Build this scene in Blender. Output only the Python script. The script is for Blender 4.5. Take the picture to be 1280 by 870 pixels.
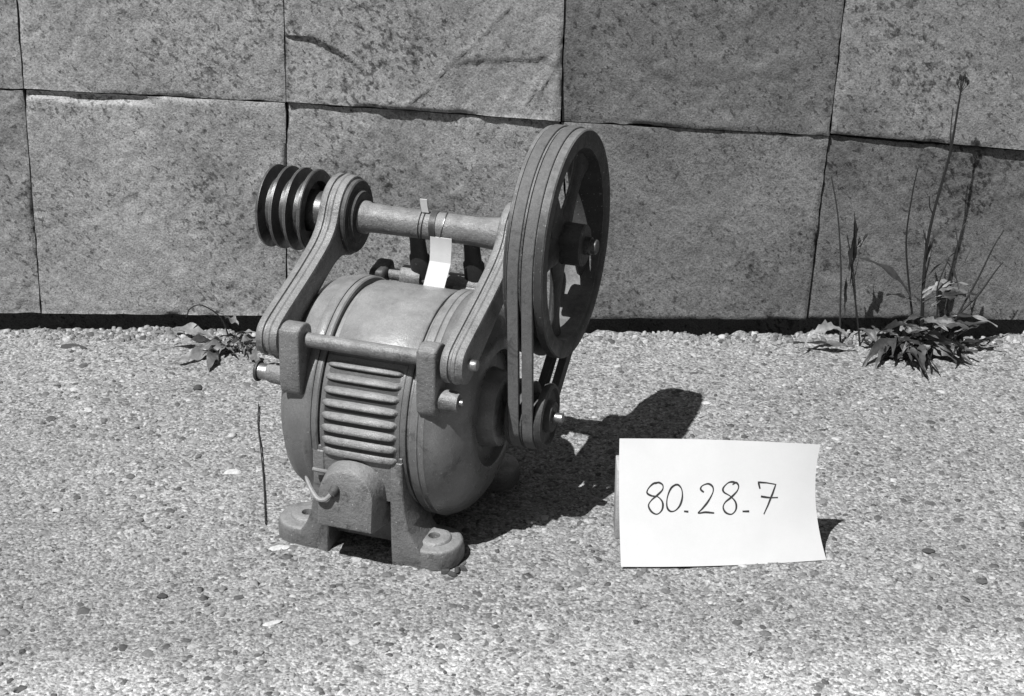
import bpy, math, random
import numpy as np
from mathutils import Vector, Matrix, Euler
R_ = math.radians
scene = bpy.context.scene
for o in list(bpy.data.objects): bpy.data.objects.remove(o)

# ------------------------------------------------------------ camera, sky, sun
cam_d = bpy.data.cameras.new('camera'); cam = bpy.data.objects.new('camera', cam_d)
scene.collection.objects.link(cam); scene.camera = cam
cam_d.sensor_fit = 'HORIZONTAL'; cam_d.sensor_width = 37.43; cam_d.lens = 64.04
cam_d.clip_start = 0.02; cam_d.clip_end = 200
cam.matrix_world = Matrix.Translation((0, 0, .98)) @ Euler((R_(90 - 24.5), 0, 0)).to_matrix().to_4x4() @ Matrix.Rotation(R_(0.4), 4, 'Z')
SUN = Vector((-.372, -.465, 1.0)).normalized()
world = bpy.data.worlds.new('World'); scene.world = world; world.use_nodes = True
nt = world.node_tree; nt.nodes.clear()
sky = nt.nodes.new('ShaderNodeTexSky'); sky.sky_type = 'NISHITA'; sky.sun_disc = False
sky.sun_elevation = math.asin(SUN.z); sky.sun_rotation = math.atan2(SUN.x, SUN.y)
bw = nt.nodes.new('ShaderNodeSeparateColor')   # neutral grey sky from its red band only, chosen to dim the ambient fill
bg = nt.nodes.new('ShaderNodeBackground'); wo = nt.nodes.new('ShaderNodeOutputWorld')
bg.inputs[1].default_value = .05
nt.links.new(sky.outputs[0], bw.inputs[0]); nt.links.new(bw.outputs[0], bg.inputs[0]); nt.links.new(bg.outputs[0], wo.inputs[0])
sd = bpy.data.lights.new('sun', 'SUN'); sun = bpy.data.objects.new('sun', sd); scene.collection.objects.link(sun)
sd.energy = 5.0; sd.angle = R_(.5); sd.color = (1, 1, 1); sun.location = (-3, -4, 6)
sun.rotation_euler = SUN.to_track_quat('Z', 'Y').to_euler()
scene.view_settings.view_transform = 'Standard'; scene.view_settings.look = 'None'
scene.view_settings.exposure = .76; scene.view_settings.gamma = 1; scene.view_settings.use_curve_mapping = False

# ------------------------------------------------------------ helpers
rng = np.random.default_rng(7); random.seed(7)
def lattice(ix, iy, seed):
    h = (ix.astype(np.int64) * 374761393 + iy.astype(np.int64) * 668265263 + seed * 1442695041) & 0xffffffff
    h = ((h ^ (h >> 13)) * 1274126177) & 0xffffffff
    h = ((h ^ (h >> 16)) * 2246822519) & 0xffffffff
    return ((h ^ (h >> 15)) & 0xffff) / 65535.0
def vnoise(x, y, seed=0):
    x = np.asarray(x, float); y = np.asarray(y, float)
    ix = np.floor(x); iy = np.floor(y); fx = x - ix; fy = y - iy
    ix = ix.astype(np.int64); iy = iy.astype(np.int64)
    sx = fx * fx * fx * (fx * (fx * 6 - 15) + 10); sy = fy * fy * fy * (fy * (fy * 6 - 15) + 10)
    a = lattice(ix, iy, seed); b = lattice(ix + 1, iy, seed); c = lattice(ix, iy + 1, seed); d = lattice(ix + 1, iy + 1, seed)
    return (a + (b - a) * sx) * (1 - sy) + (c + (d - c) * sx) * sy - .5
def fbm(x, y, seed=0, oct=4, gain=.5):
    s = 0; a = 1
    for k in range(oct):
        s = s + a * vnoise(x * 2.03 ** k + 17.3 * k, y * 2.03 ** k - 9.1 * k, seed + k); a *= gain
    return s
def sstep(a, b, x):
    t = np.clip((x - a) / (b - a), 0, 1); return t * t * (3 - 2 * t)

class NG:
    def __init__(s, name):
        s.m = bpy.data.materials.new(name); s.m.use_nodes = True; s.t = s.m.node_tree
        s.b = s.t.nodes['Principled BSDF']
    def n(s, kind, **kw):
        nd = s.t.nodes.new(kind)
        for k, v in kw.items():
            if k.startswith('i_'):
                key = k[2:]; key = int(key) if key.isdigit() else key.replace('_', ' ')
                nd.inputs[key].default_value = v
            else: setattr(nd, k, v)
        return nd
    def l(s, a, b): s.t.links.new(a, b)
    def ramp(s, src, stops):
        r = s.n('ShaderNodeValToRGB'); cr = r.color_ramp
        while len(cr.elements) < len(stops): cr.elements.new(.5)
        for e, (p, v) in zip(cr.elements, stops): e.position = p; e.color = (v, v, v, 1)
        s.l(src, r.inputs[0]); return r.outputs[0]
    def noise(s, co, scale, detail=4, rough=.6, dim='3D', w=None, dist=0):
        nd = s.n('ShaderNodeTexNoise', noise_dimensions=dim); nd.inputs['Scale'].default_value = scale
        nd.inputs['Detail'].default_value = detail; nd.inputs['Roughness'].default_value = rough
        nd.inputs['Distortion'].default_value = dist
        s.l(co, nd.inputs['Vector'])
        if w is not None: s.l(w, nd.inputs['W'])
        return nd.outputs['Fac']
    def math(s, op, a, b):
        nd = s.n('ShaderNodeMath', operation=op)
        for i, v in enumerate((a, b)):
            if isinstance(v, (int, float)): nd.inputs[i].default_value = v
            else: s.l(v, nd.inputs[i])
        return nd.outputs[0]
    def mulramp(s, *outs):
        r = outs[0]
        for o in outs[1:]: r = s.math('MULTIPLY', r, o)
        return r
    def bump(s, h, strength, dist, prev=None):
        b = s.n('ShaderNodeBump'); b.inputs['Strength'].default_value = strength; b.inputs['Distance'].default_value = dist
        s.l(h, b.inputs['Height'])
        if prev is not None: s.l(prev, b.inputs['Normal'])
        return b.outputs[0]

def paint_mat(name, base, rough=.5, metallic=0., var=.14, scale=45, bumpd=.0006, dust=.6, grain=900, spec=.35, wear=0., grime=.0, cast=0., pale=.28, amp=.28, patch=.12):
    g = NG(name); co = g.n('ShaderNodeTexCoord').outputs['Object']; geo = g.n('ShaderNodeNewGeometry')
    n1 = g.noise(co, scale, 6, .7); n2 = g.noise(co, grain, 3, .7); n3 = g.noise(co, 16, 6, .7)
    c = g.mulramp(g.ramp(n1, [(.25, base * (1 - var)), (.55, base), (.8, base * (1 + var))]),
                  g.ramp(n2, [(.3, 1 - amp), (.7, 1 + amp)]), g.ramp(n3, [(.36, 1 - patch), (.62, 1 + patch)]))
    r = g.ramp(n1, [(.3, min(1, rough + .14)), (.7, max(.05, rough - .12))])
    if grime:                                      # grease film and stains with ragged borders
        gr = g.noise(co, 30, 7, .78, dist=.6); c = g.math('MULTIPLY', c, g.ramp(gr, [(.36, 1 - grime), (.46, 1), (1, 1)]))
    if wear:                                       # paint rubbed off the arrises, small chips, pale spatter
        bv = g.n('ShaderNodeBevel', samples=4); bv.inputs['Radius'].default_value = .0016
        dp = g.n('ShaderNodeVectorMath', operation='DOT_PRODUCT'); g.l(bv.outputs[0], dp.inputs[0]); g.l(geo.outputs['Normal'], dp.inputs[1])
        ed = g.math('MULTIPLY', g.ramp(dp.outputs['Value'], [(.80, 1), (.97, 0)]), g.ramp(g.noise(co, 130, 5, .7), [(.40, .1), (.6, 1)]))
        ch = g.ramp(g.noise(co, 85, 5, .75), [(.665, 0), (.70, 1)]); spk = g.ramp(g.noise(co, 420, 1, .4), [(.735, 0), (.77, 1)])
        k = g.math('MINIMUM', g.math('ADD', g.math('ADD', g.math('MULTIPLY', ed, .8), g.math('MULTIPLY', ch, .35)), g.math('MULTIPLY', spk, .8)), 1.)
        k = g.math('MULTIPLY', k, wear)
        mw = g.n('ShaderNodeMix', data_type='FLOAT'); g.l(k, mw.inputs[0]); g.l(c, mw.inputs[2]); mw.inputs[3].default_value = .29; c = mw.outputs[0]
        dk = g.ramp(g.noise(co, 110, 4, .7), [(.27, .35), (.32, 1)]); c = g.math('MULTIPLY', c, dk)
    if dust:                                       # pale dust settled on upward faces
        sep = g.n('ShaderNodeSeparateXYZ'); g.l(geo.outputs['Normal'], sep.inputs[0])
        up = g.ramp(sep.outputs['Z'], [(.35, 0), (.95, 1)])
        k = g.mulramp(up, g.ramp(n1, [(.35, .45), (.65, 1)]), g.ramp(n2, [(.3, .6), (.7, 1)]), dust)
        mx = g.n('ShaderNodeMix', data_type='FLOAT'); g.l(k, mx.inputs[0]); g.l(c, mx.inputs[2]); mx.inputs[3].default_value = pale; c = mx.outputs[0]
    g.l(c, g.b.inputs['Base Color']); g.b.inputs['Metallic'].default_value = metallic; g.b.inputs['Specular IOR Level'].default_value = spec
    g.l(r, g.b.inputs['Roughness'])
    nb = g.bump(n2, .35, bumpd); nb = g.bump(n1, .5, bumpd * 2.5, nb)
    if cast: nb = g.bump(g.noise(co, 260, 4, .65), .7, cast, nb)
    g.l(nb, g.b.inputs['Normal'])
    return g.m

M = {}
M['paint'] = paint_mat('grey_machine_paint', 0.083, .32, spec=.55, wear=.7, grime=.5, dust=.8, patch=.16)
M['cast'] = paint_mat('painted_cast_iron', 0.096, .42, var=.18, scale=60, bumpd=.0010, spec=.5, wear=.9, grime=.55, cast=.0016, patch=.16)
M['darkcast'] = paint_mat('dark_cast_iron', 0.035, .5, var=.3, scale=60, bumpd=.001, dust=.25, spec=.2, wear=.5, cast=.0008)
M['rim'] = paint_mat('worn_pulley_rim', 0.030, .5, var=.3, scale=60, dust=.7, spec=.2, wear=.6, pale=.24)
M['belt'] = paint_mat('rubber_belt', 0.075, .72, var=.16, scale=140, dust=.25, spec=.2, grime=.4, pale=.2)
M['steel'] = paint_mat('worn_steel', 0.249, .38, .9, var=.3, dust=.05, grime=.4)
M['darksteel'] = paint_mat('dark_machined_steel', 0.083, .40, .6, var=.4, scale=50, bumpd=.0004, dust=.12, wear=.9, grime=.5)
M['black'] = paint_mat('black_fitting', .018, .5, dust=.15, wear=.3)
M['wire'] = paint_mat('pale_wire_sheath', 0.166, .5, dust=0, grime=.5)
M['darkwire'] = paint_mat('thin_dark_wire', .015, .6, dust=0)
M['tag'] = paint_mat('tag_card', 0.398, .8, var=.05, bumpd=.0001, dust=0, grime=.12, spec=.2, amp=.04, patch=.04)
M['wood'] = paint_mat('pale_block_wood', 0.290, .8, dust=0)
M['ink'] = paint_mat('pencil_ink', .03, .8, var=.3, dust=0, spec=.1)
M['card'] = paint_mat('white_card', 0.415, .8, var=.02, scale=9, bumpd=.00004, dust=0, grain=900, spec=.2, amp=.02, patch=.025)
M['card'].node_tree.nodes['Principled BSDF'].inputs['Roughness'].default_value = .8

def stone_mat():
    g = NG('weathered_sandstone'); co = g.n('ShaderNodeTexCoord').outputs['Object']
    w = g.n('ShaderNodeObjectInfo').outputs['Random']; w4 = g.math('MULTIPLY', w, 37.)
    mp = g.n('ShaderNodeMapping', vector_type='TEXTURE'); mp.inputs['Rotation'].default_value = (0, R_(38), 0); mp.inputs['Scale'].default_value = (1, 1, .22); g.l(co, mp.inputs[0])
    big = g.noise(co, 5, 5, .6, '4D', w4); dia = g.noise(mp.outputs[0], 9, 6, .68, '4D', w4)
    sp = g.noise(co, 95, 3, .6, '4D', w4); area = g.noise(co, 7, 4, .6, '4D', g.math('ADD', w4, 9.))
    fine = g.noise(co, 420, 3, .75, '4D', w4); mid = g.noise(co, 150, 4, .7, '4D', w4)
    base = g.ramp(big, [(.3, 0.158), (.5, 0.187), (.7, 0.212)])
    mp2 = g.n('ShaderNodeMapping', vector_type='TEXTURE'); mp2.inputs['Rotation'].default_value = (0, R_(50), 0); mp2.inputs['Scale'].default_value = (1, 1, .6); g.l(co, mp2.inputs[0])
    sp2 = g.noise(mp2.outputs[0], 130, 2, .5, '4D', g.math('ADD', w4, 4.))
    ar = g.math('MULTIPLY', g.math('SUBTRACT', area, .5), .45)
    spots = g.ramp(g.math('ADD', sp, ar), [(.585, 1), (.65, .64), (.74, .40)])
    spots2 = g.ramp(g.math('ADD', sp2, ar), [(.61, 1), (.655, .5), (.74, .36)])
    pit = g.ramp(mid, [(.28, .42), (.42, 1), (.7, 1.16)])
    c = g.mulramp(base, spots, spots2, pit, g.ramp(fine, [(.28, .42), (.5, 1), (.75, 1.6)]), g.ramp(dia, [(.3, .84), (.7, 1.14)]))
    stain = g.noise(co, 3.5, 6, .7, '4D', g.math('ADD', w4, 21.)); stri = g.noise(mp.outputs[0], 60, 5, .7, '4D', w4)
    c = g.mulramp(c, g.ramp(stain, [(.36, .74), (.5, 1), (.66, 1.12)]), g.ramp(stri, [(.32, .8), (.6, 1.06), (.75, 1.25)]))
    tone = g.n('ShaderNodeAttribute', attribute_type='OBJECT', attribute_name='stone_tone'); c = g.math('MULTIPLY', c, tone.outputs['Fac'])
    g.l(c, g.b.inputs['Base Color']); g.b.inputs['Roughness'].default_value = .92; g.b.inputs['Specular IOR Level'].default_value = .15
    nb = g.bump(dia, .5, .0022); nb = g.bump(mid, .6, .0018, nb); nb = g.bump(fine, .7, .0014, nb); g.l(nb, g.b.inputs['Normal'])
    return g.m
M['stone'] = stone_mat()

def pave_mat():
    g = NG('worn_concrete_paving'); co = g.n('ShaderNodeTexCoord').outputs['Object']
    big = g.noise(co, 3.2, 5, .6); mid = g.noise(co, 26, 5, .65); fine = g.noise(co, 330, 4, .75); sp = g.noise(co, 150, 3, .6)
    vo = g.n('ShaderNodeTexVoronoi'); vo.inputs['Scale'].default_value = 300; g.l(co, vo.inputs['Vector'])
    sep = g.n('ShaderNodeSeparateColor'); g.l(vo.outputs['Color'], sep.inputs[0])
    c = g.mulramp(g.ramp(big, [(.3, 0.170), (.5, 0.191), (.7, 0.220)]), g.ramp(mid, [(.3, .86), (.7, 1.1)]),
                  g.ramp(fine, [(.27, .25), (.5, 1), (.74, 1.75)]), g.ramp(sep.outputs[0], [(0, .45), (.25, .85), (.7, 1.08), (1, 1.5)]), g.ramp(sp, [(.26, .45), (.42, 1)]))
    sx = g.n('ShaderNodeSeparateXYZ'); g.l(co, sx.inputs[0])          # brighter-lit front of the paving painted into its colour, with a ragged edge
    front_light = g.math('ADD', sx.outputs['Y'], g.math('MULTIPLY', g.math('SUBTRACT', g.noise(co, 6, 6, .65), .5), .26)); front_light = g.math('SUBTRACT', front_light, g.math('MULTIPLY', sx.outputs['X'], .07))
    c = g.math('MULTIPLY', c, g.ramp(g.math('SUBTRACT', front_light, 1.0), [(.38, 1.5), (.48, 1.0)]))
    g.l(c, g.b.inputs['Base Color']); g.b.inputs['Roughness'].default_value = .95; g.b.inputs['Specular IOR Level'].default_value = .15
    nb = g.bump(vo.outputs['Distance'], .5, -.0022); nb = g.bump(fine, .6, .0016, nb); nb = g.bump(sp, .6, .003, nb); g.l(nb, g.b.inputs['Normal'])
    return g.m
M['pave'] = pave_mat()
def agg_mat():
    g = NG('exposed_aggregate'); co = g.n('ShaderNodeTexCoord').outputs['Object']
    r = g.n('ShaderNodeNewGeometry').outputs['Random Per Island']; fine = g.noise(co, 350, 4, .7)
    c = g.mulramp(g.ramp(r, [(0, 0.054), (.2, 0.091), (.45, 0.141), (.8, 0.199), (1, 0.332)]), g.ramp(fine, [(.28, .7), (.72, 1.25)]))
    g.l(c, g.b.inputs['Base Color']); g.b.inputs['Roughness'].default_value = .9; g.b.inputs['Specular IOR Level'].default_value = .2
    g.l(g.bump(fine, .5, .001), g.b.inputs['Normal']); return g.m
M['agg'] = agg_mat()
def leaf_mat(name, base):
    g = NG(name); co = g.n('ShaderNodeTexCoord').outputs['Object']; n = g.noise(co, 160, 4, .6); w = g.n('ShaderNodeObjectInfo').outputs['Random']
    c = g.mulramp(g.ramp(n, [(.3, base * .7), (.7, base * 1.3)]), g.ramp(w, [(0, .7), (1, 1.5)]))
    g.l(c, g.b.inputs['Base Color']); g.b.inputs['Roughness'].default_value = .5
    g.l(g.bump(n, .5, .001), g.b.inputs['Normal'])
    tr = g.n('ShaderNodeBsdfTranslucent'); g.l(c, tr.inputs[0]); mx = g.n('ShaderNodeMixShader'); mx.inputs[0].default_value = .2
    out = g.t.nodes['Material Output']; g.l(g.b.outputs[0], mx.inputs[1]); g.l(tr.outputs[0], mx.inputs[2]); g.l(mx.outputs[0], out.inputs[0]); return g.m
M['leaf'] = leaf_mat('weed_leaf', .042); M['dryleaf'] = leaf_mat('pale_weed_leaf', .125); M['stem'] = leaf_mat('weed_stem', .018)

col = scene.collection
def mesh_obj(name, verts, faces, mat, parent=None, smooth=40):
    me = bpy.data.meshes.new(name)
    me.from_pydata([tuple(map(float, v)) for v in verts], [], [tuple(map(int, f)) for f in faces])
    me.materials.append(mat)
    me.update()
    import bmesh
    bm = bmesh.new(); bm.from_mesh(me); bmesh.ops.recalc_face_normals(bm, faces=bm.faces); bm.to_mesh(me); bm.free()
    if smooth:
        me.polygons.foreach_set('use_smooth', [True] * len(me.polygons)); me.set_sharp_from_angle(angle=R_(smooth))
    o = bpy.data.objects.new(name, me); col.objects.link(o)
    if parent: o.parent = parent
    return o
def raw_obj(name, verts, faces, mat, parent=None, smooth=None):       # numpy fast path, quads or tris of one size
    verts = np.asarray(verts, np.float32); faces = np.asarray(faces, np.int32); n = faces.shape[1]
    me = bpy.data.meshes.new(name); me.vertices.add(len(verts)); me.vertices.foreach_set('co', verts.ravel())
    me.loops.add(faces.size); me.loops.foreach_set('vertex_index', faces.ravel()); me.polygons.add(len(faces))
    me.polygons.foreach_set('loop_start', np.arange(0, faces.size, n, dtype=np.int32))
    me.update(calc_edges=True); me.validate(); me.materials.append(mat)
    if smooth is not None:
        me.polygons.foreach_set('use_smooth', [True] * len(me.polygons))
        if smooth: me.set_sharp_from_angle(angle=R_(smooth))
    o = bpy.data.objects.new(name, me); col.objects.link(o)
    if parent: o.parent = parent
    return o
def tag(o, label=None, cat=None, group=None, kind=None):
    for k, v in (('label', label), ('category', cat), ('group', group), ('kind', kind)):
        if v: o[k] = v
    return o
def empty(name, loc=(0, 0, 0), rz=0.):
    o = bpy.data.objects.new(name, None); col.objects.link(o); o.location = loc; o.rotation_euler = (0, 0, rz)
    o.empty_display_size = .02; return o

class MB:
    def __init__(s): s.v = []; s.f = []
    def loft(s, rings, caps=True, closed=False, cyc=True):
        b = len(s.v); n = len(rings[0])
        for r in rings: s.v.extend([tuple(p) for p in r])
        m = len(rings)
        for i in range(m if closed else m - 1):
            j = (i + 1) % m
            for k in range(n if cyc else n - 1):
                q = (k + 1) % n
                s.f.append((b + i * n + k, b + i * n + q, b + j * n + q, b + j * n + k))
        if caps and not closed:
            s.f.append(tuple(b + k for k in range(n))[::-1]); s.f.append(tuple(b + (m - 1) * n + k for k in range(n)))
        return s
    def lathe(s, prof, c=(0, 0), n=64, closed=False, caps=True):        # prof (u, r) about the x axis at (y, z) = c
        rings = [[(u, c[0] + r * math.cos(2 * math.pi * k / n), c[1] + r * math.sin(2 * math.pi * k / n)) for k in range(n)] for u, r in prof]
        return s.loft(rings, caps, closed)
    def tube(s, pts, r, n=8, caps=True):
        pts = [Vector(p) for p in pts]; rings = []; N = None
        rr = [float(q) for q in r] if hasattr(r, '__len__') else [float(r)] * len(pts)
        for i, p in enumerate(pts):
            t = (pts[min(i + 1, len(pts) - 1)] - pts[max(i - 1, 0)]).normalized()
            if N is None: N = t.orthogonal().normalized()
            N = (N - t * N.dot(t)).normalized(); B = t.cross(N)
            rings.append([p + rr[i] * (N * math.cos(2 * math.pi * k / n) + B * math.sin(2 * math.pi * k / n)) for k in range(n)])
        return s.loft(rings, caps)
    def prism(s, outline, prof, axis='x'):                                # outline 2-D ccw, prof (h, inset) along axis
        o = np.asarray(outline, float); d1 = o - np.roll(o, 1, 0); d2 = np.roll(o, -1, 0) - o
        def nrm(d): return np.stack([d[:, 1], -d[:, 0]], 1) / (np.linalg.norm(d, axis=1)[:, None] + 1e-12)
        n = nrm(d1) + nrm(d2); n /= (np.linalg.norm(n, axis=1)[:, None] + 1e-12)
        cs = np.maximum(.5, np.sum(n * nrm(d1), 1)); n = n / cs[:, None]
        rings = []
        for h, ins in prof:
            q = o - n * ins
            rings.append([{'x': (h, a, b), 'y': (a, h, b), 'z': (a, b, h)}[axis] for a, b in q])
        return s.loft(rings)
    def obj(s, name, mat, parent=None, smooth=40): return mesh_obj(name, s.v, s.f, mat, parent, smooth)
def bev(h0, h1, b=.0015): return [(h0, b), (h0 + b * .35, b * .35), (h0 + b, 0), (h1 - b, 0), (h1 - b * .35, b * .35), (h1, b)]
def catmull(P, n=8):
    P = [np.asarray(p, float) for p in P]; P = [2 * P[0] - P[1]] + P + [2 * P[-1] - P[-2]]; out = []
    for i in range(1, len(P) - 2):
        for k in range(n):
            t = k / n; a, b, c, d = P[i - 1:i + 3]
            out.append(.5 * (2 * b + (c - a) * t + (2 * a - 5 * b + 4 * c - d) * t * t + (3 * b - a - 3 * c + d) * t ** 3))
    out.append(P[-2]); return out
def rounded(x0, x1, y0, y1, r, n=5):
    out = []
    for cx, cy, a in ((x1 - r, y1 - r, 0), (x0 + r, y1 - r, 90), (x0 + r, y0 + r, 180), (x1 - r, y0 + r, 270)):
        for k in range(n + 1):
            t = R_(a + 90 * k / n); out.append((cx + r * math.cos(t), cy + r * math.sin(t)))
    return out

# ------------------------------------------------------------ paving
def axis_pts(a, b, step, far):
    mid = list(np.arange(a, b + 1e-9, step)); lo = []; hi = []; d = step; x = a
    while x > -far: d *= 1.5; x -= d; lo.append(x)
    d = step; x = b
    while x < far: d *= 1.5; x += d; hi.append(x)
    return np.array(lo[::-1] + mid + hi)
gx = axis_pts(-.78, .78, .0048, 40); gy = axis_pts(1.32, 2.28, .0048, 40)
def edge_y(x): return 2.202 + .010 * fbm(x * 14, x * 0 + 3, 5, 3) + .010 * fbm(x * 60, x * 0, 9, 3)
def ground_z(x, y):
    near = sstep(1.4, .85, np.abs(x)) * sstep(.4, 1.1, y)
    z = near * (.0035 * fbm(x * 7, y * 7, 1, 3) + .0022 * fbm(x * 70, y * 70, 2, 3) + .0016 * fbm(x * 190, y * 190, 4, 2))
    lip = sstep(2.10, 2.18, y) * (1 - sstep(2.205, 2.225, y)) * near
    z = z + lip * .007 * np.maximum(0, fbm(x * 45, y * 45, 12, 3) + .15)
    return z - .034 * sstep(0, .022, y - edge_y(x))
GX, GY = np.meshgrid(gx, gy); GZ = ground_z(GX, GY)
V_ = np.stack([GX.ravel(), GY.ravel(), GZ.ravel()], 1); nx = len(gx); ny = len(gy)
ii, jj = np.meshgrid(np.arange(nx - 1), np.arange(ny - 1)); b0 = (jj * nx + ii).ravel()
tag(raw_obj('pavement', V_, np.stack([b0, b0 + 1, b0 + nx + 1, b0 + nx], 1), M['pave'], smooth=0), kind='structure')

def stones(name, n, area, size, lift, seed, mat, label, cat):
    r = np.random.default_rng(seed)
    x = r.uniform(area[0], area[1], n); y = r.uniform(area[2], area[3], n)
    keep = (fbm(x * 7, y * 7, 77, 3) + .5 > r.uniform(.0, .9, n)); x = x[keep]; y = y[keep]; n = len(x)
    s = np.clip(np.exp(r.normal(math.log(size), .42, n)), size * .4, size * 2.7); asp = r.uniform(.5, 1, n); rot = r.uniform(0, 6.283, n)
    h = r.uniform(lift[0], lift[1], n) * np.clip(s / size, .5, 1.6); tx = r.normal(0, .10, n); ty = r.normal(0, .10, n)
    vs = []
    for rad, hz in ((1.05, -.35), (.8, .85)):
        for k in range(6):
            a = 1.0472 * k + r.uniform(-.35, .35, n); q = rad * r.uniform(.75, 1.15, n)
            lx = s * q * np.cos(a); ly = s * asp * q * np.sin(a)
            px = lx * np.cos(rot) - ly * np.sin(rot); py = lx * np.sin(rot) + ly * np.cos(rot)
            vs.append(np.stack([x + px, y + py, h * hz + (px * tx + py * ty) * (hz > 0)], 1))
    vs.append(np.stack([x, y, h], 1))
    gz = ground_z(x, y); Vv = np.stack(vs, 1); Vv[:, :, 2] += gz[:, None]
    F = [(k, (k + 1) % 6, 6 + (k + 1) % 6) for k in range(6)] + [(k, 6 + (k + 1) % 6, 6 + k) for k in range(6)] + [(6 + k, 6 + (k + 1) % 6, 12) for k in range(6)]
    F = (np.array(F)[None] + (np.arange(n) * 13)[:, None, None]).reshape(-1, 3)
    return tag(raw_obj(name, Vv.reshape(-1, 3), F, mat), label, cat, kind='stuff')
stones('exposed_aggregate', 19000, (-.80, .80, 1.30, 2.196), .0028, (.0002, .0007), 3, M['agg'], 'small angular stones exposed in the worn concrete paving', 'gravel')
stones('crumbled_edge', 2600, (-.80, .80, 2.165, 2.205), .0030, (.0006, .0030), 5, M['agg'], 'crumbled concrete grit along the foot of the stone wall', 'grit')

# ------------------------------------------------------------ stone wall
wall = tag(empty('stone_wall', (0, 2.21, 0)), 'weathered grey sandstone ashlar wall rising from the paving', 'wall')
def block(c, seed, proud=0., tilt_b=0., tilt_r=0., fine=True, cleft=None, rough=1., tone=1.):
    # c: (x, z) corners bl, br, tr, tl on the wall face; the front faces -y
    bl, br, tr, tl = [np.array(q, float) for q in c]; gap = .0007
    W_ = np.linalg.norm(br - bl); H_ = np.linalg.norm(tl - bl); st = .0034 if fine else .03
    nu = max(4, int(W_ / st)); nv = max(4, int(H_ / st))
    s, t = np.meshgrid(np.linspace(0, 1, nu + 1), np.linspace(0, 1, nv + 1))
    P = ((1 - s) * (1 - t))[..., None] * bl + (s * (1 - t))[..., None] * br + (s * t)[..., None] * tr + ((1 - s) * t)[..., None] * tl
    X, Z = P[..., 0], P[..., 1]
    # ragged arrises
    eL = np.minimum(s * W_, (1 - s) * W_); eB = np.minimum(t * H_, (1 - t) * H_); e = np.minimum(eL, eB)
    X = X + np.where(s < .5, 1, -1) * sstep(.02, 0, eL) * (gap + .0025 * np.maximum(0, fbm(Z * 30, Z * 0, seed + 3, 3) - .05))
    Z = Z + np.where(t < .5, 1, -1) * sstep(.02, 0, eB) * (gap + .0025 * np.maximum(0, fbm(X * 30, X * 0, seed + 4, 3) - .05))
    ca, sa = math.cos(.66), math.sin(.66); a = X * ca + Z * sa; b = -X * sa + Z * ca
    d = rough * (.0032 * fbm(X * 3, Z * 3, seed, 3) + .0014 * fbm(a * 34, b * 9, seed + 20, 3) + .0016 * fbm(X * 90, Z * 70, seed + 30, 3))
    rdg = 1 - np.abs(2 * vnoise(a * 11, b * 2.2, seed + 50)) * 2
    d = d + rough * .0022 * np.clip(rdg, 0, 1) ** 3
    q = fbm(X * 8, Z * 8, seed + 60, 3); d = d - rough * .0016 * sstep(.14, .19, q)
    if cleft is not None: d = d + cleft(X, Z)
    d = d * sstep(-.002, .004, e) + proud + tilt_b * (1 - t) ** 2 + tilt_r * s
    chip = .0012 + .010 * np.maximum(0, fbm(X * 16, Z * 16, seed + 70, 3) - .08)
    d = d - chip * (1 - sstep(0, .007, e)) ** 2
    n = (nu + 1) * (nv + 1); vs = np.stack([X.ravel(), -d.ravel(), Z.ravel()], 1)
    gi = np.arange(n).reshape(nv + 1, nu + 1)
    F = np.stack([gi[:-1, :-1].ravel(), gi[:-1, 1:].ravel(), gi[1:, 1:].ravel(), gi[1:, :-1].ravel()], 1)
    loop = np.concatenate([gi[0, :-1], gi[:-1, -1], gi[-1, :0:-1], gi[:0:-1, 0]])
    back = vs[loop].copy(); back[:, 1] = .15; m = len(loop); k = np.arange(m); k2 = (k + 1) % m
    F2 = np.stack([loop[k2], loop[k], n + k, n + k2], 1)
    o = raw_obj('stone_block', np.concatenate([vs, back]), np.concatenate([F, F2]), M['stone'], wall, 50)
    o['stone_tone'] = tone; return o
J0 = [(-.628, .66), (-.637, .337), (-.648, .019)]; J1 = [(-.289, .66), (-.2965, .322), (-.311, .018)]
J2 = [(.066, .66), (.062, .299), (.083, .017)]; J3 = [(.424, .66), (.415, .282), (.405, .018)]; J4 = [(.83, .66), (.825, .250), (.83, .018)]
JL = [(-1.0, .66), (-1.0, .343), (-1.01, .02)]
def cleft_mid(X, Z):          # broken step in the top left of the middle upper stone, and two tooling ridges
    line = .411 - 0.06 * (X + .292) - 1.6 * np.maximum(0, X + .265) ** 1.4
    k = np.exp(-((X + .255) / .066) ** 4)
    stepd = -.006 * sstep(.0018, -.0018, Z - line) * sstep(-.075, 0, Z - line) * k
    for (x0, z0, x1, z1, am) in ((-.15, .308, .0, .46, .003), (.022, .315, .066, .395, .005), (.011, .315, .060, .395, .004)):
        dx, dz = x1 - x0, z1 - z0; ln = math.hypot(dx, dz); al = ((X - x0) * dx + (Z - z0) * dz) / ln; pe = (-(X - x0) * dz + (Z - z0) * dx) / ln
        stepd = stepd + am * .55 * (.4 + 1.2 * np.abs(vnoise(X * 60, Z * 60, 5)) * 2) * np.exp(-((pe + .006 * fbm(X * 40, Z * 40, 6, 2)) / .0024) ** 2) * sstep(-.01, .02, al) * sstep(ln + .01, ln - .02, al)
    low = .372 + .03 * fbm(X * 22, X * 0, 15, 4); stepd = stepd - .003 * sstep(.003, -.003, Z - low) * sstep(-.035, -.01, X + .05) * sstep(.06, .04, X)
    return stepd
def ledge_left(X, Z):         # flaked top arris of the lower left stone
    f = .012 * np.abs(vnoise(X * 18, X * 0, 88)) + .006
    return -.008 * sstep(-.002, .002, Z - (.334 - .013 * (X + .637) / .34 - f)) * sstep(-.45, -.50, X)
low = lambda a, b, **k: block((a[2], b[2], b[1], a[1]), **k)
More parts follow.
